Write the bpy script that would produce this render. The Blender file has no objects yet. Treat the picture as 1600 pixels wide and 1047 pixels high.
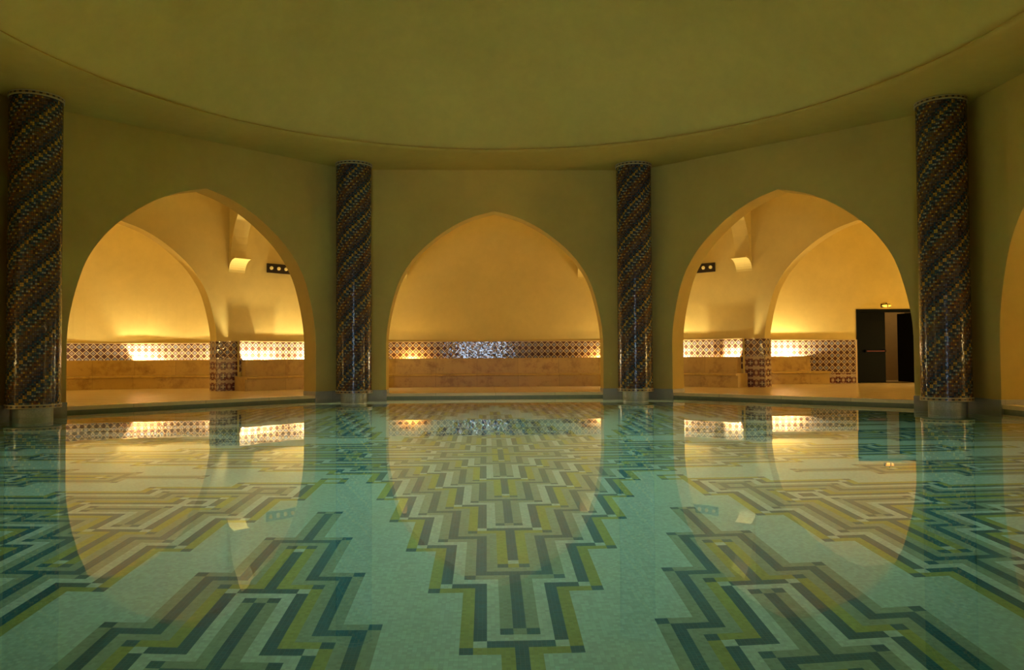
import bpy, bmesh, math, random
import numpy as np
from mathutils import Vector, Matrix

random.seed(7)
C = bpy.context.scene.collection
SC = bpy.context.scene
PI = math.pi
Q = 2 ** -0.5
A = 7.1            # distance from the pool's centre to the arcade wall
T = 0.42           # wall thickness
HS = 4.612         # height of the soffit above the water
POOL = -0.95       # depth of the pool
DECK = 0.06        # gallery floor above the water

# ------------------------------------------------------------------ materials
def new_mat(name):
    m = bpy.data.materials.new(name); m.use_nodes = True
    nt = m.node_tree; nt.nodes.clear()
    out = nt.nodes.new('ShaderNodeOutputMaterial')
    b = nt.nodes.new('ShaderNodeBsdfPrincipled')
    nt.links.new(b.outputs[0], out.inputs[0])
    return m, nt, b

class G:
    """small helper for building node graphs"""
    def __init__(s, nt): s.nt = nt
    def n(s, t, **k):
        nd = s.nt.nodes.new(t)
        for a, v in k.items(): setattr(nd, a, v)
        return nd
    def put(s, sock, v):
        if isinstance(v, bpy.types.NodeSocket): s.nt.links.new(v, sock)
        elif isinstance(v, (tuple, list)) and len(v) == 3 and sock.type == 'RGBA': sock.default_value = (*v, 1)
        else: sock.default_value = v
    def math(s, op, a, b=0.0, c=0.0, clamp=False):
        nd = s.n('ShaderNodeMath', operation=op, use_clamp=clamp)
        s.put(nd.inputs[0], a); s.put(nd.inputs[1], b)
        if op in ('MULTIPLY_ADD', 'WRAP', 'COMPARE', 'SMOOTH_MIN'): s.put(nd.inputs[2], c)
        return nd.outputs[0]
    def mix(s, f, a, b):
        nd = s.n('ShaderNodeMix', data_type='RGBA')
        s.put(nd.inputs[0], f); s.put(nd.inputs[6], a); s.put(nd.inputs[7], b)
        return nd.outputs[2]
    def noise(s, vec, scale, detail=3.0, rough=0.55):
        nd = s.n('ShaderNodeTexNoise'); s.put(nd.inputs['Scale'], scale)
        s.put(nd.inputs['Detail'], detail); s.put(nd.inputs['Roughness'], rough)
        if vec is not None: s.put(nd.inputs['Vector'], vec)
        return nd.outputs['Fac']
    def white(s, vec):
        nd = s.n('ShaderNodeTexWhiteNoise', noise_dimensions='3D'); s.put(nd.inputs['Vector'], vec)
        return nd
    def xyz(s, vec):
        nd = s.n('ShaderNodeSeparateXYZ'); s.put(nd.inputs[0], vec); return nd.outputs
    def comb(s, x, y, z=0.0):
        nd = s.n('ShaderNodeCombineXYZ')
        for i, v in enumerate((x, y, z)): s.put(nd.inputs[i], v)
        return nd.outputs[0]
    def ramp(s, f, stops, mode='LINEAR'):
        nd = s.n('ShaderNodeValToRGB'); cr = nd.color_ramp; cr.interpolation = mode
        while len(cr.elements) < len(stops): cr.elements.new(0.5)
        for e, (p, c) in zip(cr.elements, stops):
            e.position = p; e.color = (*c, 1)
        s.put(nd.inputs[0], f); return nd.outputs[0]
    def coord(s, which='Object'):
        return s.n('ShaderNodeTexCoord').outputs[which]
    def bump(s, h, strength, dist=0.01):
        nd = s.n('ShaderNodeBump'); s.put(nd.inputs['Height'], h)
        s.put(nd.inputs['Strength'], strength); s.put(nd.inputs['Distance'], dist)
        return nd.outputs[0]

def plaster(name, col, var=0.14, rough=0.85, seed=0.0):
    m, nt, b = new_mat(name); g = G(nt)
    co = g.coord('Object')
    n1 = g.noise(co, 0.9 + seed, 5, 0.6); n2 = g.noise(co, 6.0, 4, 0.6)
    f = g.math('ADD', g.math('MULTIPLY', n1, 0.7), g.math('MULTIPLY', n2, 0.3))
    lo = tuple(c * (1 - var) for c in col); hi = tuple(min(1, c * (1 + var)) for c in col)
    g.put(b.inputs['Base Color'], g.ramp(f, [(0.32, lo), (0.68, hi)]))
    b.inputs['Roughness'].default_value = rough
    b.inputs['Specular IOR Level'].default_value = 0.25
    g.put(b.inputs['Normal'], g.bump(g.noise(co, 22, 4), 0.12, 0.01))
    return m

def marble(name, col, vein, joint=1.05, rough=0.4, dark=0.72):
    m, nt, b = new_mat(name); g = G(nt)
    uv = g.xyz(g.coord('UV'))
    co = g.coord('Object')
    block = g.math('FLOOR', g.math('DIVIDE', uv[0], joint))
    wn = g.white(g.comb(block, 3.0, 1.0)).outputs['Value']
    n = g.noise(co, 2.6, 6, 0.65); n2 = g.noise(co, 11, 5, 0.7)
    c = g.ramp(g.math('ADD', g.math('MULTIPLY', n, 0.65), g.math('MULTIPLY', n2, 0.35)),
               [(0.33, vein), (0.5, col), (0.75, tuple(min(1, x * 1.12) for x in col))])
    c = g.mix(g.math('MULTIPLY', wn, 0.45), c, tuple(x * dark for x in col))
    fr = g.math('FRACT', g.math('DIVIDE', uv[0], joint))
    c = g.mix(g.math('MULTIPLY', g.math('LESS_THAN', fr, 0.006), 0.6), c, tuple(x * 0.35 for x in vein))
    g.put(b.inputs['Base Color'], c)
    b.inputs['Roughness'].default_value = rough
    return m

def simple(name, col, rough=0.5, metal=0.0, emit=None, strength=0.0, noise=0.12, spec=0.5):
    m, nt, b = new_mat(name); g = G(nt)
    n = g.noise(g.coord('Object'), 9, 4)
    g.put(b.inputs['Base Color'], g.ramp(n, [(0.3, tuple(c * (1 - noise) for c in col)), (0.7, tuple(min(1, c * (1 + noise)) for c in col))]))
    b.inputs['Roughness'].default_value = rough; b.inputs['Metallic'].default_value = metal
    b.inputs['Specular IOR Level'].default_value = spec
    if emit:
        b.inputs['Emission Color'].default_value = (*emit, 1); b.inputs['Emission Strength'].default_value = strength
    return m

def pool_tile(name, col, seed):
    """glass mosaic of small squares with pale joints"""
    m, nt, b = new_mat(name); g = G(nt)
    p = g.xyz(g.coord('Object')); s = 0.0555 / 3
    ux = g.math('DIVIDE', p[0], s); uy = g.math('DIVIDE', p[1], s)
    fx = g.math('FRACT', ux); fy = g.math('FRACT', uy)
    r = g.white(g.comb(g.math('FLOOR', ux), g.math('FLOOR', uy), seed)).outputs['Value']
    big = g.noise(g.coord('Object'), 1.3, 3)
    v = g.math('ADD', g.math('MULTIPLY', r, 0.6), g.math('MULTIPLY', big, 0.4))
    c = g.ramp(v, [(0.1, tuple(x * 0.84 for x in col)), (0.9, tuple(min(1, x * 1.16) for x in col))])
    e = g.math('MINIMUM', g.math('MINIMUM', fx, g.math('SUBTRACT', 1.0, fx)), g.math('MINIMUM', fy, g.math('SUBTRACT', 1.0, fy)))
    gr = g.math('LESS_THAN', e, 0.055)
    c = g.mix(g.math('MULTIPLY', gr, 0.5), c, tuple(x * 0.62 + w_ for x, w_ in zip(col, (0.17, 0.20, 0.16))))
    g.put(b.inputs['Base Color'], c); b.inputs['Roughness'].default_value = 0.35
    return m

def star_tile(name):
    """small zellige lattice: cream diagonal lattice, blue-grey rosettes and dark crosses"""
    m, nt, b = new_mat(name); g = G(nt)
    uv = g.xyz(g.coord('UV')); p = 0.164
    x = g.math('DIVIDE', uv[0], p); y = g.math('DIVIDE', uv[1], p)
    def tri(v): return g.math('ABSOLUTE', g.math('SUBTRACT', g.math('FRACT', v), 0.5))
    # distance to lattice diagonals
    a1 = g.math('SUBTRACT', 0.5, tri(g.math('ADD', x, y))); a2 = g.math('SUBTRACT', 0.5, tri(g.math('SUBTRACT', x, y)))
    lat = g.math('MINIMUM', a1, a2)
    # rosette centres at (i+.5, j)
    cx = g.math('SUBTRACT', g.math('FRACT', x), 0.5)
    cy = g.math('SUBTRACT', g.math('FRACT', g.math('ADD', y, 0.5)), 0.5)
    d = g.math('SQRT', g.math('ADD', g.math('MULTIPLY', cx, cx), g.math('MULTIPLY', cy, cy)))
    # crosses at (i, j+.5)
    ex = g.math('ABSOLUTE', g.math('SUBTRACT', g.math('FRACT', g.math('ADD', x, 0.5)), 0.5))
    ey = g.math('ABSOLUTE', g.math('SUBTRACT', g.math('FRACT', y), 0.5))
    cross = g.math('MINIMUM', ex, ey); reach = g.math('MAXIMUM', ex, ey)
    cell = g.white(g.comb(g.math('FLOOR', x), g.math('FLOOR', g.math('ADD', y, 0.5)), 0.0)).outputs['Value']
    c = (0.13, 0.055, 0.028)
    c = g.mix(g.math('LESS_THAN', lat, 0.07), c, (0.62, 0.50, 0.30))
    c = g.mix(g.math('MULTIPLY', g.math('LESS_THAN', cross, 0.035), g.math('LESS_THAN', reach, 0.27)), c, (0.07, 0.05, 0.06))
    c = g.mix(g.math('LESS_THAN', d, 0.285), c, (0.10, 0.06, 0.05))
    c = g.mix(g.math('LESS_THAN', d, 0.22), c, g.ramp(cell, [(0.0, (0.22, 0.27, 0.38)), (0.5, (0.27, 0.26, 0.30)), (1.0, (0.38, 0.26, 0.20))]))
    c = g.mix(g.math('LESS_THAN', d, 0.10), c, (0.30, 0.27, 0.25))
    # tile joints and hand-made unevenness
    j1 = g.math('LESS_THAN', g.math('ABSOLUTE', g.math('SUBTRACT', g.math('FRACT', g.math('ADD', x, 0.0)), 0.5)), 0.0)
    g.put(b.inputs['Base Color'], c)
    b.inputs['Roughness'].default_value = 0.10
    ch = g.white(g.comb(g.math('FLOOR', g.math('MULTIPLY', x, 5.0)), g.math('FLOOR', g.math('MULTIPLY', y, 5.0)), 4.0)).outputs['Color']
    sub = g.n('ShaderNodeVectorMath', operation='SUBTRACT'); g.put(sub.inputs[0], ch); sub.inputs[1].default_value = (0.5, 0.5, 0.5)
    sc = g.n('ShaderNodeVectorMath', operation='SCALE'); g.put(sc.inputs[0], sub.outputs[0]); sc.inputs['Scale'].default_value = 0.06
    ad = g.n('ShaderNodeVectorMath', operation='ADD'); g.put(ad.inputs[0], g.n('ShaderNodeNewGeometry').outputs['Normal']); g.put(ad.inputs[1], sc.outputs[0])
    nm = g.n('ShaderNodeVectorMath', operation='NORMALIZE'); g.put(nm.inputs[0], ad.outputs[0])
    g.put(b.inputs['Normal'], nm.outputs[0])
    return m

def rosette_tile(name):
    """large red-brown rosettes alternating with rows of small diamonds on cream"""
    m, nt, b = new_mat(name); g = G(nt)
    uv = g.xyz(g.coord('UV')); p = 0.29; q = 0.245
    x = g.math('SUBTRACT', g.math('FRACT', g.math('DIVIDE', uv[0], p)), 0.5)
    y = g.math('SUBTRACT', g.math('FRACT', g.math('DIVIDE', uv[1], q)), 0.5)
    ax = g.math('ABSOLUTE', x); ay = g.math('ABSOLUTE', y)
    d = g.math('SQRT', g.math('ADD', g.math('MULTIPLY', x, x), g.math('MULTIPLY', y, y)))
    ang = g.math('ARCTAN2', y, x)
    pet = g.math('MULTIPLY', g.math('COSINE', g.math('MULTIPLY', ang, 8.0)), 0.035)
    ds = g.math('ADD', d, pet)
    bx = g.math('SUBTRACT', 0.5, ax)                       # distance to the column between rosettes
    dia = g.math('ADD', bx, g.math('ABSOLUTE', g.math('SUBTRACT', g.math('FRACT', g.math('DIVIDE', uv[1], q / 2)), 0.5)))
    c = (0.46, 0.34, 0.20)
    c = g.mix(g.math('LESS_THAN', dia, 0.24), c, (0.15, 0.05, 0.03))
    c = g.mix(g.math('LESS_THAN', dia, 0.09), c, (0.42, 0.30, 0.18))
    c = g.mix(g.math('LESS_THAN', ds, 0.40), c, (0.13, 0.035, 0.022))
    c = g.mix(g.math('LESS_THAN', ds, 0.24), c, (0.07, 0.03, 0.03))
    star = g.math('MULTIPLY', g.math('LESS_THAN', g.math('MINIMUM', ax, ay), 0.045), g.math('LESS_THAN', d, 0.22))
    c = g.mix(star, c, (0.50, 0.38, 0.24))
    g.put(b.inputs['Base Color'], c); b.inputs['Roughness'].default_value = 0.25
    return m

def column_mosaic(name, n_around=80, t=0.0270):
    m, nt, b = new_mat(name); g = G(nt)
    p = g.xyz(g.coord('Object'))
    ang = g.math('MULTIPLY', g.math('ARCTAN2', p[1], p[0]), n_around / (2 * PI))
    ux = g.math('ADD', ang, 400.0); uy = g.math('ADD', g.math('DIVIDE', p[2], t), 400.0)
    i = g.math('FLOOR', ux); j = g.math('FLOOR', uy)
    fx = g.math('FRACT', ux); fy = g.math('FRACT', uy)
    K = 20.0
    k = g.math('MODULO', g.math('ADD', g.math('SUBTRACT', j, i), 400.0), K)
    kf = g.math('DIVIDE', g.math('ADD', k, 0.5), K)
    par = g.math('MODULO', i, 2.0)
    blk = (0.018, 0.018, 0.022); blu = (0.024, 0.046, 0.085); teal = (0.042, 0.090, 0.088); wht = (0.27, 0.27, 0.20)
    yel = (0.46, 0.27, 0.045); rust = (0.20, 0.075, 0.028); brn = (0.125, 0.068, 0.036); pur = (0.105, 0.066, 0.062); gry = (0.15, 0.13, 0.11)
    even = [brn, pur, pur, yel, brn, rust, rust, wht, brn, wht, blu, teal, yel, yel, teal, blu, brn, blu, pur, pur]
    odd =  [gry, brn, gry, brn, rust, brn, yel, brn, teal, blu, wht, teal, blu, yel, yel, blk, teal, blu, blu, brn]
    def rr(cols): return g.ramp(kf, [(q / K, c) for q, c in enumerate(cols)], 'CONSTANT')
    c = g.mix(par, rr(even), rr(odd))
    wn = g.white(g.comb(i, j, 2.0))
    jit = wn.outputs['Value']
    c = g.mix(g.math('MULTIPLY', g.math('GREATER_THAN', jit, 0.86), 0.8), c, (0.10, 0.075, 0.05))
    c = g.mix(g.math('MULTIPLY', g.math('LESS_THAN', jit, 0.22), 0.7), c, (0.025, 0.018, 0.02))
    e = g.math('MINIMUM', g.math('MINIMUM', fx, g.math('SUBTRACT', 1.0, fx)), g.math('MINIMUM', fy, g.math('SUBTRACT', 1.0, fy)))
    c = g.mix(g.math('MULTIPLY', g.math('LESS_THAN', e, 0.08), 0.75), c, (0.03, 0.022, 0.015))
    g.put(b.inputs['Base Color'], c); b.inputs['Roughness'].default_value = 0.14
    b.inputs['Specular IOR Level'].default_value = 0.2
    sub = g.n('ShaderNodeVectorMath', operation='SUBTRACT'); g.put(sub.inputs[0], wn.outputs['Color']); sub.inputs[1].default_value = (0.5, 0.5, 0.5)
    sc = g.n('ShaderNodeVectorMath', operation='SCALE'); g.put(sc.inputs[0], sub.outputs[0]); sc.inputs['Scale'].default_value = 0.08
    ad = g.n('ShaderNodeVectorMath', operation='ADD'); g.put(ad.inputs[0], g.n('ShaderNodeNewGeometry').outputs['Normal']); g.put(ad.inputs[1], sc.outputs[0])
    nm = g.n('ShaderNodeVectorMath', operation='NORMALIZE'); g.put(nm.inputs[0], ad.outputs[0])
    g.put(b.inputs['Normal'], nm.outputs[0])
    return m

def ring_mosaic(name, n=26):
    """cream ring with a row of small dark oblong tiles, yellow between"""
    m, nt, b = new_mat(name); g = G(nt)
    p = g.xyz(g.coord('Object'))
    a = g.math('FRACT', g.math('ADD', g.math('MULTIPLY', g.math('ARCTAN2', p[1], p[0]), n / (2 * PI)), 100.0))
    z = p[2]
    mid = g.math('LESS_THAN', g.math('ABSOLUTE', z), 0.012)
    c = (0.42, 0.36, 0.20)
    c = g.mix(mid, c, (0.30, 0.18, 0.05))
    c = g.mix(g.math('MULTIPLY', mid, g.math('LESS_THAN', a, 0.45)), c, (0.015, 0.01, 0.01))
    g.put(b.inputs['Base Color'], c); b.inputs['Roughness'].default_value = 0.3
    return m

def ped_mosaic(name):
    m, nt, b = new_mat(name); g = G(nt)
    p = g.xyz(g.coord('Object'))
    ux = g.math('MULTIPLY', g.math('ARCTAN2', p[1], p[0]), 84 / (2 * PI)); uy = g.math('DIVIDE', p[2], 0.0187)
    fx = g.math('FRACT', g.math('ADD', ux, 200.0)); fy = g.math('FRACT', g.math('ADD', uy, 200.0))
    e = g.math('MINIMUM', g.math('MINIMUM', fx, g.math('SUBTRACT', 1.0, fx)), g.math('MINIMUM', fy, g.math('SUBTRACT', 1.0, fy)))
    r = g.white(g.comb(g.math('FLOOR', ux), g.math('FLOOR', uy), 1.0)).outputs['Value']
    c = g.ramp(r, [(0.0, (0.42, 0.42, 0.31)), (1.0, (0.55, 0.55, 0.42))])
    c = g.mix(g.math('LESS_THAN', e, 0.07), c, (0.28, 0.28, 0.21))
    g.put(b.inputs['Base Color'], c); b.inputs['Roughness'].default_value = 0.35
    return m

def water_mat(name):
    m = bpy.data.materials.new(name); m.use_nodes = True
    nt = m.node_tree; nt.nodes.clear(); g = G(nt)
    out = g.n('ShaderNodeOutputMaterial')
    fr = g.n('ShaderNodeFresnel'); fr.inputs['IOR'].default_value = 1.333
    rf = g.n('ShaderNodeBsdfRefraction'); rf.inputs['IOR'].default_value = 1.333; rf.inputs['Roughness'].default_value = 0.0
    rf.inputs['Color'].default_value = (0.74, 0.94, 0.82, 1)
    gl = g.n('ShaderNodeBsdfGlossy'); gl.inputs['Roughness'].default_value = 0.012; gl.inputs['Color'].default_value = (1, 1, 1, 1)
    mx = g.n('ShaderNodeMixShader')
    nt.links.new(fr.outputs[0], mx.inputs[0]); nt.links.new(rf.outputs[0], mx.inputs[1]); nt.links.new(gl.outputs[0], mx.inputs[2])
    nt.links.new(mx.outputs[0], out.inputs[0])
    mp = g.n('ShaderNodeMapping'); mp.inputs['Scale'].default_value = (1.0, 1.0, 1.0); g.put(mp.inputs[0], g.coord('Object'))
    bp = g.bump(g.noise(mp.outputs[0], 2.2, 2), 0.010, 0.05)
    for nd in (fr, rf, gl): nt.links.new(bp, nd.inputs['Normal'])
    return m

OCHRE = (0.64, 0.50, 0.24)
M = dict(
    wall=plaster('plaster_arcade', (0.61, 0.42, 0.098), 0.09),
    dome=plaster('plaster_dome', (0.69, 0.515, 0.135), 0.10, seed=-0.3),
    gallery=plaster('plaster_gallery', (0.68, 0.53, 0.165), 0.08),
    bench=marble('marble_bench', (0.56, 0.37, 0.09), (0.30, 0.16, 0.03)),
    deck=marble('marble_deck', (0.80, 0.66, 0.42), (0.70, 0.56, 0.34), joint=0.9, rough=0.22, dark=0.9),
    kerb=marble('marble_kerb', (0.88, 0.66, 0.30), (0.78, 0.57, 0.25), joint=1.2, rough=0.35, dark=0.9),
    basin=simple('basin_side_tile', (0.24, 0.24, 0.12), 0.4),
    skirt=marble('marble_skirting', (0.42, 0.38, 0.28), (0.28, 0.26, 0.19), joint=0.8, rough=0.35, dark=0.85),
    star=star_tile('tile_lattice'), rosette=rosette_tile('tile_rosette'),
    border=simple('tile_border', (0.55, 0.38, 0.16), 0.35),
    column=column_mosaic('mosaic_spiral'), ring=ring_mosaic('mosaic_ring'), ped=ped_mosaic('mosaic_pedestal'),
    water=water_mat('water'),
    steel=simple('dark_painted_steel', (0.0028, 0.004, 0.0028), 0.6, spec=0.08),
    red=simple('red_bar', (0.10, 0.012, 0.006), 0.5, spec=0.2),
    bronze=simple('dark_bronze', (0.030, 0.018, 0.008), 0.4, 0.3),
    bulb=simple('lit_bulb', (0.28, 0.15, 0.015), 0.2, 0.2, (1.0, 0.66, 0.14), 0.40),
    amber=simple('lit_amber_glass', (0.9, 0.6, 0.2), 0.3, 0.0, (1.0, 0.44, 0.04), 1.7),
    gutter=simple('dark_gutter', (0.03, 0.022, 0.012), 0.7),
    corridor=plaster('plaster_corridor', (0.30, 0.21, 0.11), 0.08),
)
POOLM = [pool_tile('mosaic_pale', (0.66, 0.88, 0.75), 1.0), pool_tile('mosaic_olive', (0.46, 0.52, 0.15), 2.0),
         pool_tile('mosaic_deep_blue', (0.018, 0.175, 0.23), 3.0), pool_tile('mosaic_white', (0.72, 0.88, 0.74), 4.0),
         pool_tile('mosaic_grey', (0.40, 0.53, 0.38), 5.0)]

# ------------------------------------------------------------------ mesh helpers
def link(name, verts, faces, mat, parent=None, uvs=None, smooth=False, mats=None, mi=None):
    me = bpy.data.meshes.new(name); me.from_pydata([tuple(map(float, v)) for v in verts], [], faces)
    for m in (mats or [mat]): me.materials.append(m)
    if uvs is not None:
        ul = me.uv_layers.new(name='UVMap'); k = 0
        for f, fu in zip(faces, uvs):
            for uv in fu: ul.data[k].uv = uv; k += 1
    if mi is not None: me.polygons.foreach_set('material_index', mi)
    if smooth:
        for p in me.polygons: p.use_smooth = True
    me.update()
    o = bpy.data.objects.new(name, me); C.objects.link(o)
    if parent: o.parent = parent
    return o

def structure(o, label=None):
    o['kind'] = 'structure'
    if label: o['label'] = label
    return o

def empty(name, loc, label, cat, group=None, kind=None):
    o = bpy.data.objects.new(name, None); C.objects.link(o); o.location = loc; o.empty_display_size = 0.1
    o['label'] = label; o['category'] = cat
    if group: o['group'] = group
    if kind: o['kind'] = kind
    return o

def fr(ang):
    n = (math.cos(ang), math.sin(ang)); return n, (n[1], -n[0])
DIRS = {'north': PI / 2, 'northwest': 3 * PI / 4, 'northeast': PI / 4, 'west': PI, 'east': 0.0, 'south': -PI / 2, 'southwest': -3 * PI / 4, 'southeast': -PI / 4}
def P(side, a, s, z):
    n, t = fr(DIRS[side]); return (n[0] * a + t[0] * s, n[1] * a + t[1] * s, z)

def catmull(pts, per=5):
    P_ = [pts[0]] + list(pts) + [pts[-1]]; out = []
    for k in range(1, len(P_) - 2):
        p0, p1, p2, p3 = [np.array(P_[k + d], float) for d in (-1, 0, 1, 2)]
        for q in range(per):
            t = q / per
            out.append(0.5 * ((2 * p1) + (p2 - p0) * t + (2 * p0 - 5 * p1 + 4 * p2 - p3) * t * t + (3 * p1 - p0 - 3 * p2 + p3) * t ** 3))
    out.append(np.array(pts[-1], float)); return out

HALF = catmull([(2.19, 1.10), (2.165, 1.42), (2.08, 1.86), (1.93, 2.34), (1.72, 2.70), (1.49, 2.97), (1.22, 3.205), (0.95, 3.40), (0.65, 3.565), (0.36, 3.68), (0.0, 3.775)], 4)
def arch_curve(s0, zbot):
    L = [(s0 - 2.19, zbot)] + [(s0 - p[0], p[1]) for p in HALF]
    R = [(s0 + p[0], p[1]) for p in HALF[::-1][1:]] + [(s0 + 2.19, zbot)]
    return L + R

def arch_wall(name, side, a, thick, half_f, half_b, s0, zbot, ztop, mat, label):
    cur = arch_curve(s0, zbot)
    V, F, U = [], [], []
    def quad(p, uv):
        k = len(V); V.extend(p); F.append((k, k + 1, k + 2, k + 3)); U.append(uv)
    for (aa, hf, flip) in ((a, half_f, False), (a + thick, half_b, True)):
        segs = [((-hf, zbot), (cur[0][0], zbot))]
        def col(sa, za, sb, zb):
            p = [P(side, aa, sa, za), P(side, aa, sb, zb), P(side, aa, sb, ztop), P(side, aa, sa, ztop)]
            u = [(sa, za), (sb, zb), (sb, ztop), (sa, ztop)]
            if not flip: quad(p, u)
            else: quad(p[::-1], u[::-1])
        col(-hf, zbot, cur[0][0], zbot)
        for (p, q_) in zip(cur, cur[1:]):
            if abs(p[0] - q_[0]) > 1e-6: col(p[0], p[1], q_[0], q_[1])
        col(cur[-1][0], zbot, hf, zbot)
    L = 0
    for p, q_ in zip(cur, cur[1:]):
        d = math.hypot(p[0] - q_[0], p[1] - q_[1])
        quad([P(side, a, *p), P(side, a + thick, *p), P(side, a + thick, *q_), P(side, a, *q_)], [(0, L), (thick, L), (thick, L + d), (0, L + d)]); L += d
    for s_ in (-1, 1):
        quad([P(side, a, s_ * half_f, zbot), P(side, a + thick, s_ * half_b, zbot), P(side, a + thick, s_ * half_b, ztop), P(side, a, s_ * half_f, ztop)], [(0, 0)] * 4)
    quad([P(side, a, -half_f, ztop), P(side, a, half_f, ztop), P(side, a + thick, half_b, ztop), P(side, a + thick, -half_b, ztop)], [(0, 0)] * 4)
    o = link(name, V, F, mat, uvs=U)
    bm = bmesh.new(); bm.from_mesh(o.data); bmesh.ops.remove_doubles(bm, verts=bm.verts, dist=1e-5)
    bmesh.ops.recalc_face_normals(bm, faces=bm.faces); bm.to_mesh(o.data); bm.free()
    return structure(o, label)

def sweep(name, path, prof, mat, parent=None, closed=True, cap=True):
    """extrude the closed (d, z) profile along the ground path; d runs to the right-hand side of the path's travel"""
    path = [np.array(p, float) for p in path]; n = len(path); V = []; U = []
    dist = [0.0]
    for a, b_ in zip(path, path[1:]): dist.append(dist[-1] + float(np.linalg.norm(b_ - a)))
    per = [0.0]
    for a, b_ in zip(prof, prof[1:] + prof[:1]): per.append(per[-1] + math.hypot(a[0] - b_[0], a[1] - b_[1]))
    for i in range(n):
        d0 = path[i] - path[i - 1] if i > 0 else path[1] - path[0]
        d1 = path[i + 1] - path[i] if i < n - 1 else d0
        d0 = d0 / np.linalg.norm(d0); d1 = d1 / np.linalg.norm(d1)
        m = d0 + d1; m /= np.linalg.norm(m); k = 1.0 / max(0.4, float(m @ d0))
        nr = np.array((m[1], -m[0])) * k
        for (d, z) in prof: V.append((path[i][0] + nr[0] * d, path[i][1] + nr[1] * d, z))
    k = len(prof); F = []
    for i in range(n - 1):
        for j in range(k if closed else k - 1):
            j2 = (j + 1) % k
            F.append((i * k + j, i * k + j2, (i + 1) * k + j2, (i + 1) * k + j))
            U.append([(dist[i], per[j]), (dist[i], per[j + 1]), (dist[i + 1], per[j + 1]), (dist[i + 1], per[j])])
    if cap and closed:
        F.append(tuple(range(k))); U.append([(p[0], p[1]) for p in prof])
        F.append(tuple(range((n - 1) * k, n * k))[::-1]); U.append([(p[0], p[1]) for p in prof[::-1]])
    o = link(name, V, F, mat, parent, uvs=U)
    bm = bmesh.new(); bm.from_mesh(o.data); bmesh.ops.recalc_face_normals(bm, faces=bm.faces); bm.to_mesh(o.data); bm.free()
    return o

def lathe(name, prof, mat, parent=None, seg=64, smooth=True, cap=True):
    V = []; F = []; k = len(prof)
    for i in range(seg):
        a = 2 * PI * i / seg
        for r, z in prof: V.append((r * math.cos(a), r * math.sin(a), z))
    for i in range(seg):
        i2 = (i + 1) % seg
        for j in range(k - 1): F.append((i * k + j, i2 * k + j, i2 * k + j + 1, i * k + j + 1))
    if cap and prof[0][0] > 0: F.append(tuple(i * k for i in range(seg))[::-1])
    if cap and prof[-1][0] > 0: F.append(tuple(i * k + k - 1 for i in range(seg)))
    o = link(name, V, F, mat, parent)
    if smooth:
        for p in o.data.polygons: p.use_smooth = len(p.vertices) == 4
        o.data.set_sharp_from_angle(angle=math.radians(40))
    return o

def box(name, lo, hi, mat, parent=None, bevel=0.0):
    bm = bmesh.new(); bmesh.ops.create_cube(bm, size=1)
    for v in bm.verts: v.co = Vector([lo[i] + (v.co[i] + 0.5) * (hi[i] - lo[i]) for i in range(3)])
    if bevel: bmesh.ops.bevel(bm, geom=bm.edges[:], offset=bevel, segments=2, affect='EDGES')
    me = bpy.data.meshes.new(name); bm.to_mesh(me); bm.free(); me.materials.append(mat)
    uv = me.uv_layers.new(name='UVMap')
    for p in me.polygons:
        for li in p.loop_indices:
            co = me.vertices[me.loops[li].vertex_index].co
            ax = max(range(3), key=lambda i: abs(p.normal[i]))
            uv.data[li].uv = (co[0] if ax != 0 else co[1], co[2] if ax != 2 else co[1])
    o = bpy.data.objects.new(name, me); C.objects.link(o)
    if parent: o.parent = parent
    return o

def slab(name, side, a0, a1, s0, s1, z0, z1, mat, parent=None):
    """box in a wall's own frame, UVs in metres on the wall face"""
    V = [P(side, aa, ss, zz) for aa in (a0, a1) for ss in (s0, s1) for zz in (z0, z1)]
    if parent:
        V = [tuple(np.array(v) - np.array(parent.location)) for v in V]
    F = [(0, 1, 3, 2), (4, 6, 7, 5), (0, 4, 5, 1), (2, 3, 7, 6), (1, 5, 7, 3), (0, 2, 6, 4)]
    sz = [(ss, zz) for aa in (a0, a1) for ss in (s0, s1) for zz in (z0, z1)]
    U = []
    for fi, f in enumerate(F):
        if fi in (2, 3): U.append([((a0 if v < 4 else a1), sz[v][1]) for v in f])
        elif fi in (4, 5): U.append([(sz[v][0], (a0 if v < 4 else a1)) for v in f])
        else: U.append([sz[v] for v in f])
    o = link(name, V, F, mat, parent, uvs=U)
    bm = bmesh.new(); bm.from_mesh(o.data); bmesh.ops.recalc_face_normals(bm, faces=bm.faces); bm.to_mesh(o.data); bm.free()
    return o

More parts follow.
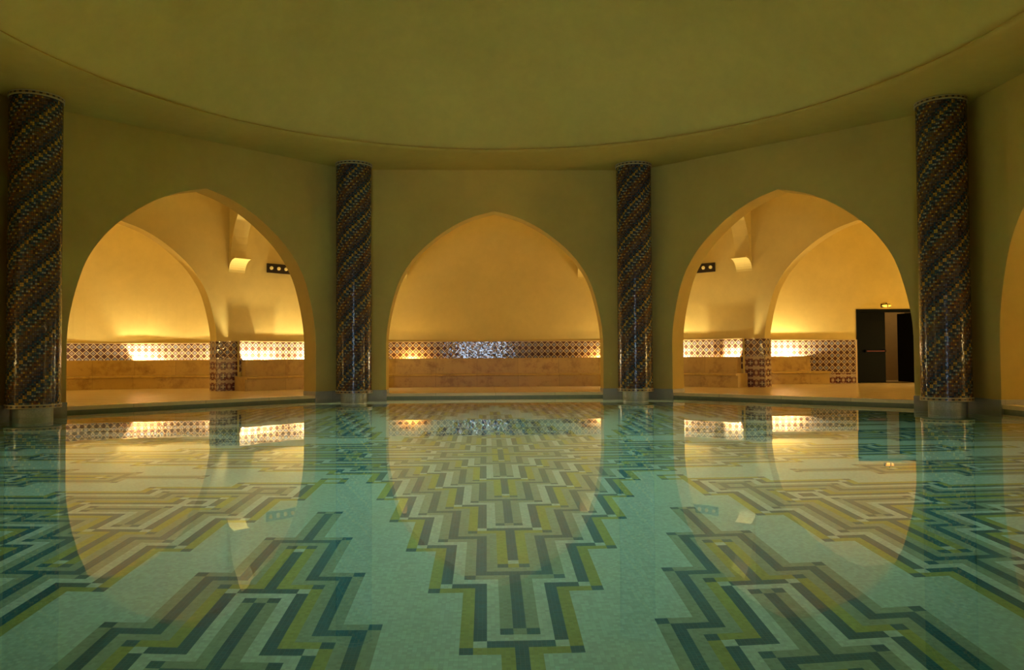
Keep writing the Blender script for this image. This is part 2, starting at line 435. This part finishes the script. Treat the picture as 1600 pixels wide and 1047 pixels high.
# ------------------------------------------------------------------ the arcade around the pool
TAN = math.tan(PI / 8)
names = {'north': 'back', 'northwest': 'back_left', 'northeast': 'back_right', 'west': 'left', 'east': 'right', 'south': 'front', 'southwest': 'front_left', 'southeast': 'front_right'}
for side, nm in names.items():
    arch_wall('wall_' + nm, side, A, T, A * TAN, (A + T) * TAN, 0.0, POOL - 0.05, HS + 0.1, M['wall'], 'ochre plaster wall with a pointed arch')
    # grey marble skirting along wall face and round the jambs
    SK = 0.17
    for s_ in (-1, 1):
        pth = [P(side, A, s_ * (A * TAN - 0.01), 0)[:2], P(side, A, s_ * 2.19, 0)[:2], P(side, A + T, s_ * 2.19, 0)[:2]]
        if s_ > 0: pth = pth[::-1]
        prof = [(0.0, POOL), (0.012, POOL), (0.012, SK - 0.008), (0.006, SK), (0.0, SK)]
        structure(sweep('baseboard_' + nm, pth, prof, M['skirt']))
    # pool kerb in the opening: pale stone lip, dark gutter behind it
    structure(slab('trim_kerb', side, A + 0.005, A + 0.20, -2.19, 2.19, 0.040, 0.098, M['kerb']))
    structure(slab('wall_basin', side, A + 0.03, A + 0.20, -2.19, 2.19, POOL, 0.040, M['basin']))
    structure(slab('trim_gutter', side, A + 0.20, A + T, -2.19, 2.19, -0.1, 0.045, M['gutter']))

# soffit (octagon wall to round opening, swelling up to the lip) and dome
NA = 256; V = []; F = []
rings = []
for i in range(NA):
    th = 2 * PI * i / NA
    d = ((th + PI / 8) % (PI / 4)) - PI / 8
    ro = (A + 0.15) / math.cos(d)
    col = [(ro, HS), (min(ro, 6.90), HS)]
    for q in range(1, 9):
        t = q / 8; col.append((6.90 - 0.92 * t, HS + 0.105 * t ** 2.0))
    col += [(5.975, HS + 0.116), (5.985, HS + 0.128), (6.03, HS + 0.132)]
    rings.append([(r * math.cos(th), r * math.sin(th), z) for r, z in col])
k = len(rings[0])
for r in rings: V += r
for i in range(NA):
    i2 = (i + 1) % NA
    for j in range(k - 1): F.append((i * k + j, i * k + j + 1, i2 * k + j + 1, i2 * k + j))
structure(link('ceiling_soffit', V, F, M['wall'], smooth=True))
prof = []
RD, RISE = 6.03, 2.7
R_s = (RD * RD + RISE * RISE) / (2 * RISE)
for q in range(25):
    a = math.asin(RD / R_s) * (1 - q / 24)
    prof.append((max(R_s * math.sin(a), 0.0), HS + 0.132 + R_s * math.cos(a) - (R_s - RISE)))
prof[-1] = (0.0, prof[-1][1])
structure(lathe('ceiling', prof, M['dome'], seg=128, cap=False), 'smooth ochre plaster dome')

# ------------------------------------------------------------------ pool floor mosaic and water
def build_pool():
    u = 0.0555; N = 130; cyc = -1.0
    n = 2 * N + 1; idx = np.arange(-N, N + 1)
    I, J = np.meshgrid(idx, idx, indexing='ij')                       # I: x cells, J: y cells from the pattern's centre
    lat = np.minimum(abs(I), abs(J)); lon = np.maximum(abs(I), abs(J))
    per = 42
    l = lat % per; l = np.minimum(l, per - l)                          # 0 on an arm's axis, 21 in a valley
    row = np.where(l <= 1, 0, (l - 2) // 3 + 1)
    tip = 93
    bound = tip - 11 * row
    body = lon < bound
    outer = lon >= bound + 28
    def rings(mask):
        r = np.full(mask.shape, -1, int); cur = mask.copy(); k_ = 0
        while cur.any() and k_ < 60:
            p = np.pad(cur, 1, constant_values=True)
            er = np.ones_like(cur)
            for a in (0, 1, 2):
                for b_ in (0, 1, 2): er &= p[a:a + n, b_:b_ + n]
            r[cur & ~er] = k_; cur = er; k_ += 1
        r[cur] = k_; return r
    mat = np.zeros((n, n), int)
    for mask, seq, gap in ((body, [1, 2, 3, 4, 2, 4], 1), (outer, [4, 2, 4, 1, 2, 3], 4)):
        r = rings(mask); s = np.array(seq)
        c = s[r % 6]
        p = np.pad(r, 1, constant_values=99)
        L, R, U_, D = p[:-2, 1:-1], p[2:, 1:-1], p[1:-1, 2:], p[1:-1, :-2]
        low = [(x < r).astype(int) for x in (L, R, U_, D)]
        conv = ((low[0] + low[1]) >= 1) & ((low[2] + low[3]) >= 1)
        c = np.where(conv & ((r % 6 == 0) | (r % 6 == 3)), 2, c)
        c = np.where(conv & (r % 6 == gap), 3, c)
        mat[mask] = c[mask]
    # cells inside the octagon
    X = I * u; Y = J * u + cyc
    keep = np.maximum.reduce([abs(X), abs(Y), (abs(X) + abs(Y)) * Q]) < A + 0.12
    cxc = -0.045
    vid = -np.ones((n + 1, n + 1), int); V = []; F = []; mi = []
    for i in range(n):
        for j in range(n):
            if not keep[i, j]: continue
            q = []
            for di, dj in ((0, 0), (1, 0), (1, 1), (0, 1)):
                if vid[i + di, j + dj] < 0:
                    vid[i + di, j + dj] = len(V)
                    V.append(((i + di - N - 0.5) * u + cxc, (j + dj - N - 0.5) * u + cyc, POOL))
                q.append(int(vid[i + di, j + dj]))
            F.append(tuple(q)); mi.append(int(mat[i, j]))
    o = link('floor', V, F, None, mats=POOLM, mi=mi)
    return structure(o, 'pool floor of pale glass mosaic with stepped zigzag bands of blue, olive and grey')
build_pool()
oct_ = []
for side in sorted(DIRS, key=lambda k_: DIRS[k_]):                   # follows the walls, steps in under the kerb at each opening
    e_ = (A + 0.002) * TAN
    oct_ += [P(side, a_, s_, 0.0) for a_, s_ in ((A + 0.002, e_), (A + 0.002, 2.188), (A + 0.028, 2.188), (A + 0.028, -2.188), (A + 0.002, -2.188))]
w = link('pool_water', oct_, [tuple(range(len(oct_)))], M['water'])
w['kind'] = 'stuff'; w['label'] = 'still clear green pool water filling the octagonal basin'; w['category'] = 'water'

# ------------------------------------------------------------------ mosaic columns
def column(ang, label):
    x, y = 7.2 * math.cos(ang), 7.2 * math.sin(ang)
    t = empty('mosaic_column', (x, y, POOL), label, 'column', 'mosaic columns standing in the pool', 'thing')
    o = lathe('pedestal', [(0.25, 0.0), (0.25, 0.13 - POOL)], M['ped'], t)
    o = lathe('shaft', [(0.342, 0.19), (0.342, HS - 0.065)], M['column'], t, seg=96); o.location = (0, 0, -POOL); o.rotation_euler = (0, 0, random.uniform(0, 6))
    for z, nm in ((0.16, 'base_ring'), (HS - 0.034, 'top_ring')):
        h = 0.030 if nm == 'base_ring' else 0.032
        o = lathe(nm, [(0.20, -h), (0.352, -h), (0.356, -h + 0.004), (0.356, h - 0.004), (0.352, h), (0.20, h)], M['ring'], t, seg=96); o.location = (0, 0, z - POOL)
    return t
column(PI - PI / 8, 'large dark spiral mosaic column at the left edge, left of the left arch')
column(PI / 2 + PI / 8, 'dark spiral mosaic column between the left arch and the middle arch')
column(PI / 2 - PI / 8, 'dark spiral mosaic column between the middle arch and the right arch')
column(PI / 8, 'dark spiral mosaic column right of the doorway, beside the right edge')

# ------------------------------------------------------------------ galleries behind the arches
NY = 11.8; DA = 11.4; GZ = 5.0
# deck: one floor round the pool
V = []; F = []; U = []
inn = [((A + T) / math.cos(PI / 8) * math.cos(PI / 8 + k * PI / 4), (A + T) / math.cos(PI / 8) * math.sin(PI / 8 + k * PI / 4)) for k in range(-1, 5)]
inn = [P('east', A + T, (A + T) * TAN, 0)[:2]] + [p for p in inn if p[1] > -2] + [P('west', A + T, -(A + T) * TAN, 0)[:2]]
pts_in = [(A + T, -4.0)] + [((A + T) / math.cos(PI / 8) * math.cos(a), (A + T) / math.cos(PI / 8) * math.sin(a)) for a in (PI / 8, 3 * PI / 8, 5 * PI / 8, 7 * PI / 8)] + [(-(A + T), -4.0)]
pts_out = [(12.4, -4.0), (12.4, 4.0), (12.4, 12.6), (-12.4, 12.6), (-12.4, 4.0), (-12.4, -4.0)]
V = [(*p, DECK) for p in pts_in] + [(*p, DECK) for p in pts_out]
F = [(i, 6 + i, 7 + i, i + 1) for i in range(5)]
U = [[(V[v][0], V[v][1]) for v in f] for f in F]
structure(link('floor_gallery', V, F, M['deck'], uvs=U))
V = [(*p, GZ) for p in pts_in] + [(*p, GZ) for p in pts_out]
V[:6] = [(v[0] * 0.93, v[1] * 0.93 if v[1] > -3 else v[1], GZ) for v in V[:6]]
structure(link('ceiling_gallery', V, F, M['gallery']))

def wall_panel(name, p0, p1, z0, z1, mat, thick=0.12, label=None):
    """plain wall between two ground points, thickness to the left of travel"""
    o = sweep(name, [p0, p1], [(0, z0), (0, z1), (-thick, z1), (-thick, z0)], mat)
    return structure(o, label)
XV = NY - DA / Q                       # x where back wall meets the diagonal wall (left side)
wall_panel('wall_alcove_back', (XV, NY), (-XV, NY), DECK, GZ, M['gallery'], label='orange-lit plaster wall behind the middle arch')
for side, s0, nm in (('northwest', 0.12, 'alcove_back_left'), ('northeast', -0.12, 'alcove_back_right')):
    arch_wall('wall_' + nm, side, DA, 0.32, 5.18, 5.30, s0, DECK, GZ, M['gallery'], 'ochre plaster wall with a second pointed arch')
wall_panel('wall_alcove_left', (-11.4, -4.0), (-11.4, 4.72), DECK, GZ, M['gallery'])
wall_panel('wall_alcove_right', (11.4, 4.72), (11.4, -4.0), DECK, GZ, M['gallery'])

# corner rooms
LP = [tuple(p) for p in catmull([(-5.2, 12.05), (-7.0, 12.15), (-8.3, 12.15), (-9.5, 11.95), (-10.6, 11.45), (-11.6, 10.55), (-12.2, 9.3), (-12.3, 7.5), (-12.3, 5.4)], 5)][::-1]
def curve_wall(name, path, z0, z1, mat):
    return structure(sweep(name, path, [(0, z0), (0, z1), (-0.1, z1), (-0.1, z0)], mat))
cw = curve_wall('wall_room_left', LP, DECK, GZ, M['gallery'])
for p in cw.data.polygons: p.use_smooth = False
RY = 12.1; DX0, DX1, DZ = 9.86, 11.52, 2.02
wall_panel('wall_room_right', (5.2, RY), (DX0, RY), DECK, GZ, M['gallery'])
wall_panel('wall_room_right', (DX0, RY), (DX1, RY), DZ, GZ, M['gallery'])
wall_panel('wall_room_right', (DX1, RY), (12.4, RY), DECK, GZ, M['gallery'])
wall_panel('wall_room_side', (12.4, RY + 0.12), (12.4, 4.0), DECK, GZ, M['gallery'])
# corridor behind the doorway
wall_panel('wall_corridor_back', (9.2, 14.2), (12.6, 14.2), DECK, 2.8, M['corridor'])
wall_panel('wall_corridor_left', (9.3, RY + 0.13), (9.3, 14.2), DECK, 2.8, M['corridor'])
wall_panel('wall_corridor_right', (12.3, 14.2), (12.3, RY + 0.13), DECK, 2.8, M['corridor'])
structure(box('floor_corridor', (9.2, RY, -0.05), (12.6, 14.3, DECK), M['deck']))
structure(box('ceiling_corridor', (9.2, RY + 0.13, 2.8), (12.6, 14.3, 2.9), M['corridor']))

# ------------------------------------------------------------------ tile bands
TF = 0.04                                   # how far tile panels stand proud of plaster
Z0, ZT = 0.50, 1.215
def band(name, path, mat=None, z0=Z0, z1=ZT, tf=TF, border=True):
    o = structure(sweep(name, path, [(0.0, z0), (tf, z0), (tf, z1), (0.0, z1)], mat or M['star']))
    # UV: u along the wall, v = height so that rows line up with the top edge
    uv = o.data.uv_layers[0]
    for l in o.data.loops:
        co = o.data.vertices[l.vertex_index].co; uv.data[l.index].uv = (uv.data[l.index].uv[0], co.z - z1 + 0.082)
    if border:
        structure(sweep(name, path, [(0.0, z1), (tf + 0.003, z1), (tf + 0.003, z1 + 0.018), (0.0, z1 + 0.018)], M['border']))
    return o
def wp(side, a, s): return P(side, a, s, 0)[:2]
band('trim_1', [(XV + 0.1, NY), (-XV - 0.1, NY)])
band('trim_2', [wp('northwest', DA, 3.34), wp('northwest', DA, 5.05)])
band('trim_3', [wp('northeast', DA, -5.05), wp('northeast', DA, -3.34)])
# pilaster faces beside the second arches
for side, sg, nm in (('northwest', 1, 'trim_4'), ('northeast', -1, 'trim_5')):
    lo, hi = sorted((sg * 2.80, sg * 3.33))
    structure(slab(nm, side, DA - 0.10, DA, lo, hi, DECK, ZT + 0.018, M['gallery']))
    pth = [wp(side, DA - 0.10, lo + 0.01), wp(side, DA - 0.10, hi - 0.01)]
    band(nm, pth, tf=0.02)
    # tiled pier at the arch foot: lattice above, rosettes below, wrapped into the reveal
    j = sg * 2.31 + (0.12 - 0.12) * sg
    lo, hi = sorted((sg * 2.305, sg * 2.80))
    pf = [wp(side, DA, lo), wp(side, DA, hi)]
    band(nm, pf, z0=0.80, tf=0.025)
    o = structure(sweep(nm, pf, [(0.0, DECK), (0.025, DECK), (0.025, 0.80), (0.0, 0.80)], M['rosette']))
    pr = [wp(side, DA + 0.32, sg * 2.31), wp(side, DA, sg * 2.31)]
    if sg < 0: pr = pr[::-1]
    band(nm, pr, z0=0.80, tf=0.02, border=True)
    structure(sweep(nm, pr, [(0.0, DECK), (0.02, DECK), (0.02, 0.80), (0.0, 0.80)], M['rosette']))
band('trim_6', LP[8:39])
RB = 8.55
band('trim_7', [(5.3, RY), (RB, RY)])
band('trim_8', [(RB, RY), (DX0 - 0.09, RY)], z0=0.35)
o = structure(sweep('trim_8', [(RB, RY), (DX0 - 0.09, RY)], [(0.0, DECK), (TF, DECK), (TF, 0.335), (0.0, 0.335)], M['rosette']))
structure(sweep('trim_8', [(RB, RY), (DX0 - 0.09, RY)], [(0.0, 0.335), (TF + 0.003, 0.335), (TF + 0.003, 0.35), (0.0, 0.35)], M['border']))
structure(box('trim_9', (DX0 - 0.09, RY - TF - 0.006, DECK), (DX0 - 0.05, RY, ZT + 0.018), M['border']))

# ------------------------------------------------------------------ stone benches
def inset_path(path, a, b_):
    p = [np.array(q_, float) for q_ in path]
    if a: v = p[1] - p[0]; p[0] = p[0] + v / np.linalg.norm(v) * a
    if b_: v = p[-2] - p[-1]; p[-1] = p[-1] + v / np.linalg.norm(v) * b_
    return [tuple(q_) for q_ in p]
def bench(path, label, dividers=(), inset=(0, 0)):
    """path along the wall face, room on the right of travel"""
    mid = path[len(path) // 2]
    t = empty('stone_bench', (mid[0], mid[1], DECK), label, 'bench', 'stone benches along the gallery walls', 'thing')
    lp = [(p[0] - mid[0], p[1] - mid[1]) for p in path]
    z = -DECK
    sweep('plinth', lp, [(0.05, 0.0), (0.55, 0.0), (0.55, 0.335 + z), (0.05, 0.335 + z)], M['bench'], t)
    lip = [(0.05, 0.335 + z), (0.61, 0.335 + z), (0.632, 0.342 + z), (0.642, 0.358 + z), (0.642, 0.375 + z), (0.632, 0.390 + z), (0.61, 0.396 + z), (0.05, 0.396 + z)]
    sweep('seat', lp, lip, M['bench'], t)
    sweep('backrest', inset_path(lp, *inset), [(0.25, 0.397 + z), (0.355, 0.397 + z), (0.322, 0.775 + z), (0.315, 0.788 + z), (0.295, 0.79 + z), (0.26, 0.79 + z), (0.25, 0.78 + z)], M['bench'], t)
    for q in dividers:
        a_ = np.array(path[0], float); k = 0
        seg = [np.array(p, float) for p in path]
        rem = q
        while rem > np.linalg.norm(seg[k + 1] - seg[k]) and k < len(seg) - 2: rem -= np.linalg.norm(seg[k + 1] - seg[k]); k += 1
        v = (seg[k + 1] - seg[k]) / np.linalg.norm(seg[k + 1] - seg[k]); p0 = seg[k] + v * rem - np.array(mid)
        sweep('trough_baffle', [tuple(p0), tuple(p0 + v * 0.04)], [(0.045, 0.397 + z), (0.26, 0.397 + z), (0.26, 0.785 + z), (0.045, 0.785 + z)], M['bench'], t)  # hidden baffle added in the trough to cut the uplight off sharply
    return t
bench([(XV + 0.75, NY), (-2, NY), (0, NY), (2, NY), (-XV - 0.75, NY)], 'long beige marble bench along the back wall, seen through the middle arch')
bench([wp('northwest', DA, 2.72), wp('northwest', DA, 3.5), wp('northwest', DA, 4.75)], 'beige marble bench right of the tiled pier, seen through the left arch', (0.13,), (0.12, 0))
bench([wp('northeast', DA, -4.75), wp('northeast', DA, -3.5), wp('northeast', DA, -2.72)], 'beige marble bench left of the tiled pier, seen through the right arch', (1.86,), (0, 0.12))
def path_len_to_x(path, x):
    d = 0.0
    for p, q_ in zip(path, path[1:]):
        if q_[0] > x: return d + (x - p[0]) / (q_[0] - p[0]) * math.hypot(q_[0] - p[0], q_[1] - p[1])
        d += math.hypot(q_[0] - p[0], q_[1] - p[1])
    return d
LDIV = path_len_to_x(LP[10:36], -9.38)
bench(LP[10:36], 'curved beige marble bench inside the second arch on the left', dividers=(LDIV,))
bench([(6.2, RY), (7.2, RY), (8.2, RY), (8.82, RY)], 'beige marble bench inside the second arch on the right, left of the doorway', dividers=(2.14,), inset=(0, 0.42))

# ------------------------------------------------------------------ vault ribs with corbels
def rib(name, side, a_wall, s0, s1, zs):
    """pointed rib across the gallery from the outer wall to the arcade wall, with a curved corbel under each foot"""
    span = a_wall - (A + T); th = 0.34
    cur = []
    for q in range(17):
        t = q / 16
        cur.append((a_wall - 0.08 - (span / 2 - 0.08) * (1 - math.cos(t * PI / 2)), zs + 0.34 + 1.72 * math.sin(t * PI / 2)))
    cur = cur + [(A + T + (a_wall - p[0]), p[1]) for p in cur[::-1][1:]]
    V = []; F = []
    low = [(a_wall, zs + 0.34)] + cur + [(A + T, zs + 0.34)]
    for s_ in (s0, s1):
        for p in low: V.append(P(side, p[0], s_, p[1]))
        for p in low: V.append(P(side, p[0], s_, GZ))
    n = len(low)
    for i in range(n - 1):
        F.append((i, i + 1, 2 * n + i + 1, 2 * n + i))
        F.append((i, n + i, n + i + 1, i + 1))
        F.append((2 * n + i, 2 * n + i + 1, 3 * n + i + 1, 3 * n + i))
    o = link(name, V, F, M['gallery'])
    bm = bmesh.new(); bm.from_mesh(o.data); bmesh.ops.recalc_face_normals(bm, faces=bm.faces); bm.to_mesh(o.data); bm.free()
    structure(o)
    # corbel: concave quarter under the rib's foot
    for a0, sg in ((a_wall, -1),):
        prof = [(a0, zs)]
        for q in range(9):
            t = q / 8 * PI / 2
            prof.append((a0 + sg * 0.30 * (1 - math.cos(t)) , zs + 0.30 * math.sin(t)))
        prof += [(a0 + sg * 0.30, zs + 0.34), (a0, zs + 0.34)]
        V = [P(side, p[0], s_, p[1]) for s_ in (s0 - 0.012, s1 + 0.012) for p in prof]; m_ = len(prof)
        F = [tuple(range(m_)), tuple(range(m_, 2 * m_))[::-1]] + [(i, (i + 1) % m_, m_ + (i + 1) % m_, m_ + i) for i in range(m_)]
        c = link(name, V, F, M['gallery'])
        bm = bmesh.new(); bm.from_mesh(c.data); bmesh.ops.recalc_face_normals(bm, faces=bm.faces); bm.to_mesh(c.data); bm.free()
        structure(c)
rib('trim_10', 'northwest', DA, 2.60, 2.99, 2.86)
rib('trim_11', 'northeast', DA, -2.99, -2.60, 2.86)
rib('trim_12', 'north', NY, 2.25, 2.68, 2.86)
rib('trim_13', 'north', NY, -2.68, -2.25, 2.86)

# ------------------------------------------------------------------ wall lamps
def lamp_bar(side, s_a, s_b, z, label):
    o = P(side, DA - 0.001, (s_a + s_b) / 2, z)
    n, t_ = fr(DIRS[side])
    t = empty('wall_lamp', o, label, 'lamp', 'four-bulb wall lamps in the galleries')
    t.rotation_euler = (0, 0, math.atan2(t_[1], t_[0]))     # local x along the wall, local y into the wall
    w_ = (s_b - s_a) / 2
    box('backplate', (-w_, -0.035, -0.115), (w_, 0.0, 0.115), M['bronze'], t, 0.006)
    for q in range(4):
        x = -w_ + w_ * 2 * (q + 0.5) / 4
        b = lathe('bulb', [(0.0, -0.055), (0.022, -0.051), (0.038, -0.036), (0.043, -0.014), (0.040, 0.008), (0.022, 0.022), (0.0, 0.025)], M['bulb'], t, seg=24)
        b.rotation_euler = (PI / 2, 0, 0); b.location = (x, -0.075, 0.0); b.scale = (1, 1, -1)
        s_ = lathe('socket', [(0.046, 0.0), (0.050, 0.018), (0.036, 0.024)], M['bronze'], b, seg=24)
        s_.location = (0, 0, -0.03)
        b.scale = (1, 1, 1); s_.location = (0, 0, -0.045); b.rotation_euler = (PI / 2, 0, 0)
    return t
lamp_bar('northwest', 3.56, 4.36, 3.03, 'dark bar lamp with small gold bulbs, seen through the left arch')
lamp_bar('northeast', -4.36, -3.56, 3.03, 'dark bar lamp with small gold bulbs, seen through the right arch')

# ------------------------------------------------------------------ door and its lamp
d = empty('door_1', ((DX0 + DX1) / 2, RY, DECK), 'dark steel double door, one leaf ajar', 'door', None, 'structure')
cx = (DX0 + DX1) / 2
def dl(lo, hi): return ((lo[0] - cx, lo[1] - RY, lo[2] - DECK), (hi[0] - cx, hi[1] - RY, hi[2] - DECK))
V_ = [(DX0 - 0.045, DECK), (DX0 - 0.045, DZ + 0.03), (DX1 + 0.045, DZ + 0.03), (DX1 + 0.045, DECK), (DX1 - 0.03, DECK), (DX1 - 0.03, DZ - 0.05), (DX0 + 0.03, DZ - 0.05), (DX0 + 0.03, DECK)]
vv = [(x - cx, y, z - DECK) for y in (-0.03, 0.14) for x, z in V_]
ff = [(0, 1, 6, 7), (1, 2, 5, 6), (2, 3, 4, 5), (8, 15, 14, 9), (9, 14, 13, 10), (10, 13, 12, 11)] + [(i, (i + 1) % 8, 8 + (i + 1) % 8, 8 + i) for i in range(8)]
link('door_frame', vv, ff, M['steel'], d)
lf = box('door_leaf', *dl((DX0 + 0.035, RY + 0.02, DECK + 0.01), (DX0 + 0.76, RY + 0.07, DZ - 0.055)), M['steel'], d, 0.004)
pb = box('push_bar', *dl((DX0 + 0.19, RY - 0.06, 0.90), (DX0 + 0.745, RY - 0.025, 0.935)), M['red'], d, 0.012); pb.parent = lf
for x in (DX0 + 0.20, DX0 + 0.72):
    q = box('bracket', *dl((x - 0.025, RY - 0.05, 0.885), (x + 0.025, RY + 0.02, 0.955)), M['steel'], d, 0.006); q.parent = lf
l2 = box('door_leaf', (-0.74, -0.05, 0.01), (0.0, 0.0, DZ - 0.06 - DECK), M['steel'], d, 0.004)
l2.location = (DX1 - cx - 0.035, 0.07, 0.0); l2.rotation_euler = (0, 0, math.radians(-85))
t = empty('exit_lamp', (10.63, RY, 2.135), 'small amber lit lamp on the wall above the doorway', 'lamp')
box('back_plate', (-0.13, -0.015, -0.04), (0.13, 0.0, 0.055), M['bronze'], t, 0.004)
b = lathe('lamp_glass', [(0.0, -0.045), (0.05, -0.04), (0.09, -0.015), (0.10, 0.0), (0.09, 0.03), (0.04, 0.045), (0.0, 0.046)], M['amber'], t, seg=28)
b.location = (0, -0.06, 0.0); b.scale = (1.25, 0.6, 0.8)
g_ = box('guard', (-0.012, -0.125, -0.045), (0.012, -0.118, 0.045), M['bronze'], t, 0.002)
f_ = lathe('finial', [(0.03, 0.0), (0.03, 0.015), (0.012, 0.03), (0.014, 0.045), (0.0, 0.055)], M['bronze'], t, seg=16); f_.location = (0, -0.05, 0.04)

# ------------------------------------------------------------------ light
def point(loc, power, col=(1.0, 0.73, 0.32), r=0.02, name='uplight'):
    l = bpy.data.lights.new(name, 'POINT'); l.energy = power; l.color = col; l.shadow_soft_size = r
    o = bpy.data.objects.new(name, l); C.objects.link(o); o.location = loc; return o
def strip(side, a, s, z, length, power, col=(1.0, 0.66, 0.26)):
    """lamp tube lying in the trough behind a bench's backrest"""
    n, t_ = fr(DIRS[side])
    return point(P(side, a, s, z), power, col, 0.025)
LZ = 0.68
KP = 6.5
AMB, PALE = (1.0, 0.67, 0.22), (1.0, 0.83, 0.52)
for sd, d, ss, p, c_ in (('north', 0.13, -2.12, 6, AMB), ('north', 0.13, 2.86, 6, AMB), ('northwest', 0.20, 2.99, 44, PALE), ('northwest', 0.16, 3.50, 14, PALE),
                     ('northwest', 0.16, 4.75, 30, PALE), ('northeast', 0.20, -3.0, 28, PALE), ('northeast', 0.16, -4.75, 30, PALE)):
    a_ = NY if sd == 'north' else DA
    point(P(sd, a_ - d, ss, LZ - (0.05 if abs(ss) in (2.99, 3.0) else 0)), p * KP, c_)
def off_path(path, q, d):
    k = 0; seg = [np.array(p, float) for p in path]
    while q > np.linalg.norm(seg[k + 1] - seg[k]): q -= np.linalg.norm(seg[k + 1] - seg[k]); k += 1
    v = (seg[k + 1] - seg[k]) / np.linalg.norm(seg[k + 1] - seg[k]); p = seg[k] + v * q
    return float(p[0] + v[1] * d), float(p[1] - v[0] * d)
for x, y, p in ((*off_path(LP[10:36], LDIV + 0.10, 0.15), 31), (*off_path(LP[10:36], LDIV + 0.42, 0.15), 9), (-7.05, 11.98, 20), (-11.35, 10.6, 22), (7.15, RY - 0.16, 40), (7.85, RY - 0.16, 34)):
    point((x, y, LZ), p * KP, PALE)
# lamps of the side galleries that the picture does not reach
for sx in (-1, 1):
    point((sx * 11.2, 2.6, 0.9), 70 if sx < 0 else 240, r=0.1); point((sx * 11.2, -1.5, 0.9), 70, r=0.1)
point((-11.9, 6.6, 1.0), 90, r=0.1); point((12.0, 9.4, 0.9), 120, r=0.1)
point((11.9, 12.7, 2.3), 25, r=0.1, name='corridor_fill')  # unseen fill light added to brighten the corridor behind the door
# daylight from the entrance behind the camera
l = bpy.data.lights.new('daylight', 'AREA'); l.shape = 'RECTANGLE'; l.size = 0.8; l.size_y = 2.6; l.energy = 210; l.color = (0.55, 0.75, 1.0)
o = bpy.data.objects.new('daylight', l); C.objects.link(o); o.location = (-0.5, -13.0, 1.5); o.rotation_euler = (PI / 2, 0, 0)
# oculus lamp in the crown of the dome, above the frame
l = bpy.data.lights.new('oculus', 'AREA'); l.shape = 'DISK'; l.size = 2.6; l.energy = 420; l.color = (0.97, 0.95, 1.0); l.spread = math.radians(76)
o = bpy.data.objects.new('oculus', l); C.objects.link(o); o.location = (0, 0, HS + 2.6)
wd = bpy.data.worlds.new('World'); SC.world = wd; wd.use_nodes = True
bg = wd.node_tree.nodes['Background']; bg.inputs[0].default_value = (1.0, 0.86, 0.38, 1); bg.inputs[1].default_value = 0.30

# ------------------------------------------------------------------ camera
cam = bpy.data.cameras.new('camera'); co = bpy.data.objects.new('camera', cam); C.objects.link(co)
yaw, pitch, roll, fpx = 0.0333, 0.0283, 0.0059, 1217.3
cam.sensor_width = 36.0; cam.lens = 36.0 * fpx / 1600; cam.clip_start = 0.05; cam.clip_end = 200
fwd = Vector((math.sin(yaw) * math.cos(pitch), math.cos(yaw) * math.cos(pitch), math.sin(pitch)))
right = Vector((math.cos(yaw), -math.sin(yaw), 0)); up = right.cross(fwd)
r2 = right * math.cos(roll) - up * math.sin(roll)
u2 = right * math.sin(roll) + up * math.cos(roll)
m = Matrix((( r2.x, u2.x, -fwd.x, -0.1818), (r2.y, u2.y, -fwd.y, -8.6176), (r2.z, u2.z, -fwd.z, 0.8144), (0, 0, 0, 1)))
co.matrix_world = m
SC.camera = co
SC.view_settings.view_transform = 'Standard'; SC.view_settings.look = 'None'
SC.view_settings.exposure = 0.0; SC.view_settings.gamma = 1.0; SC.view_settings.use_curve_mapping = False
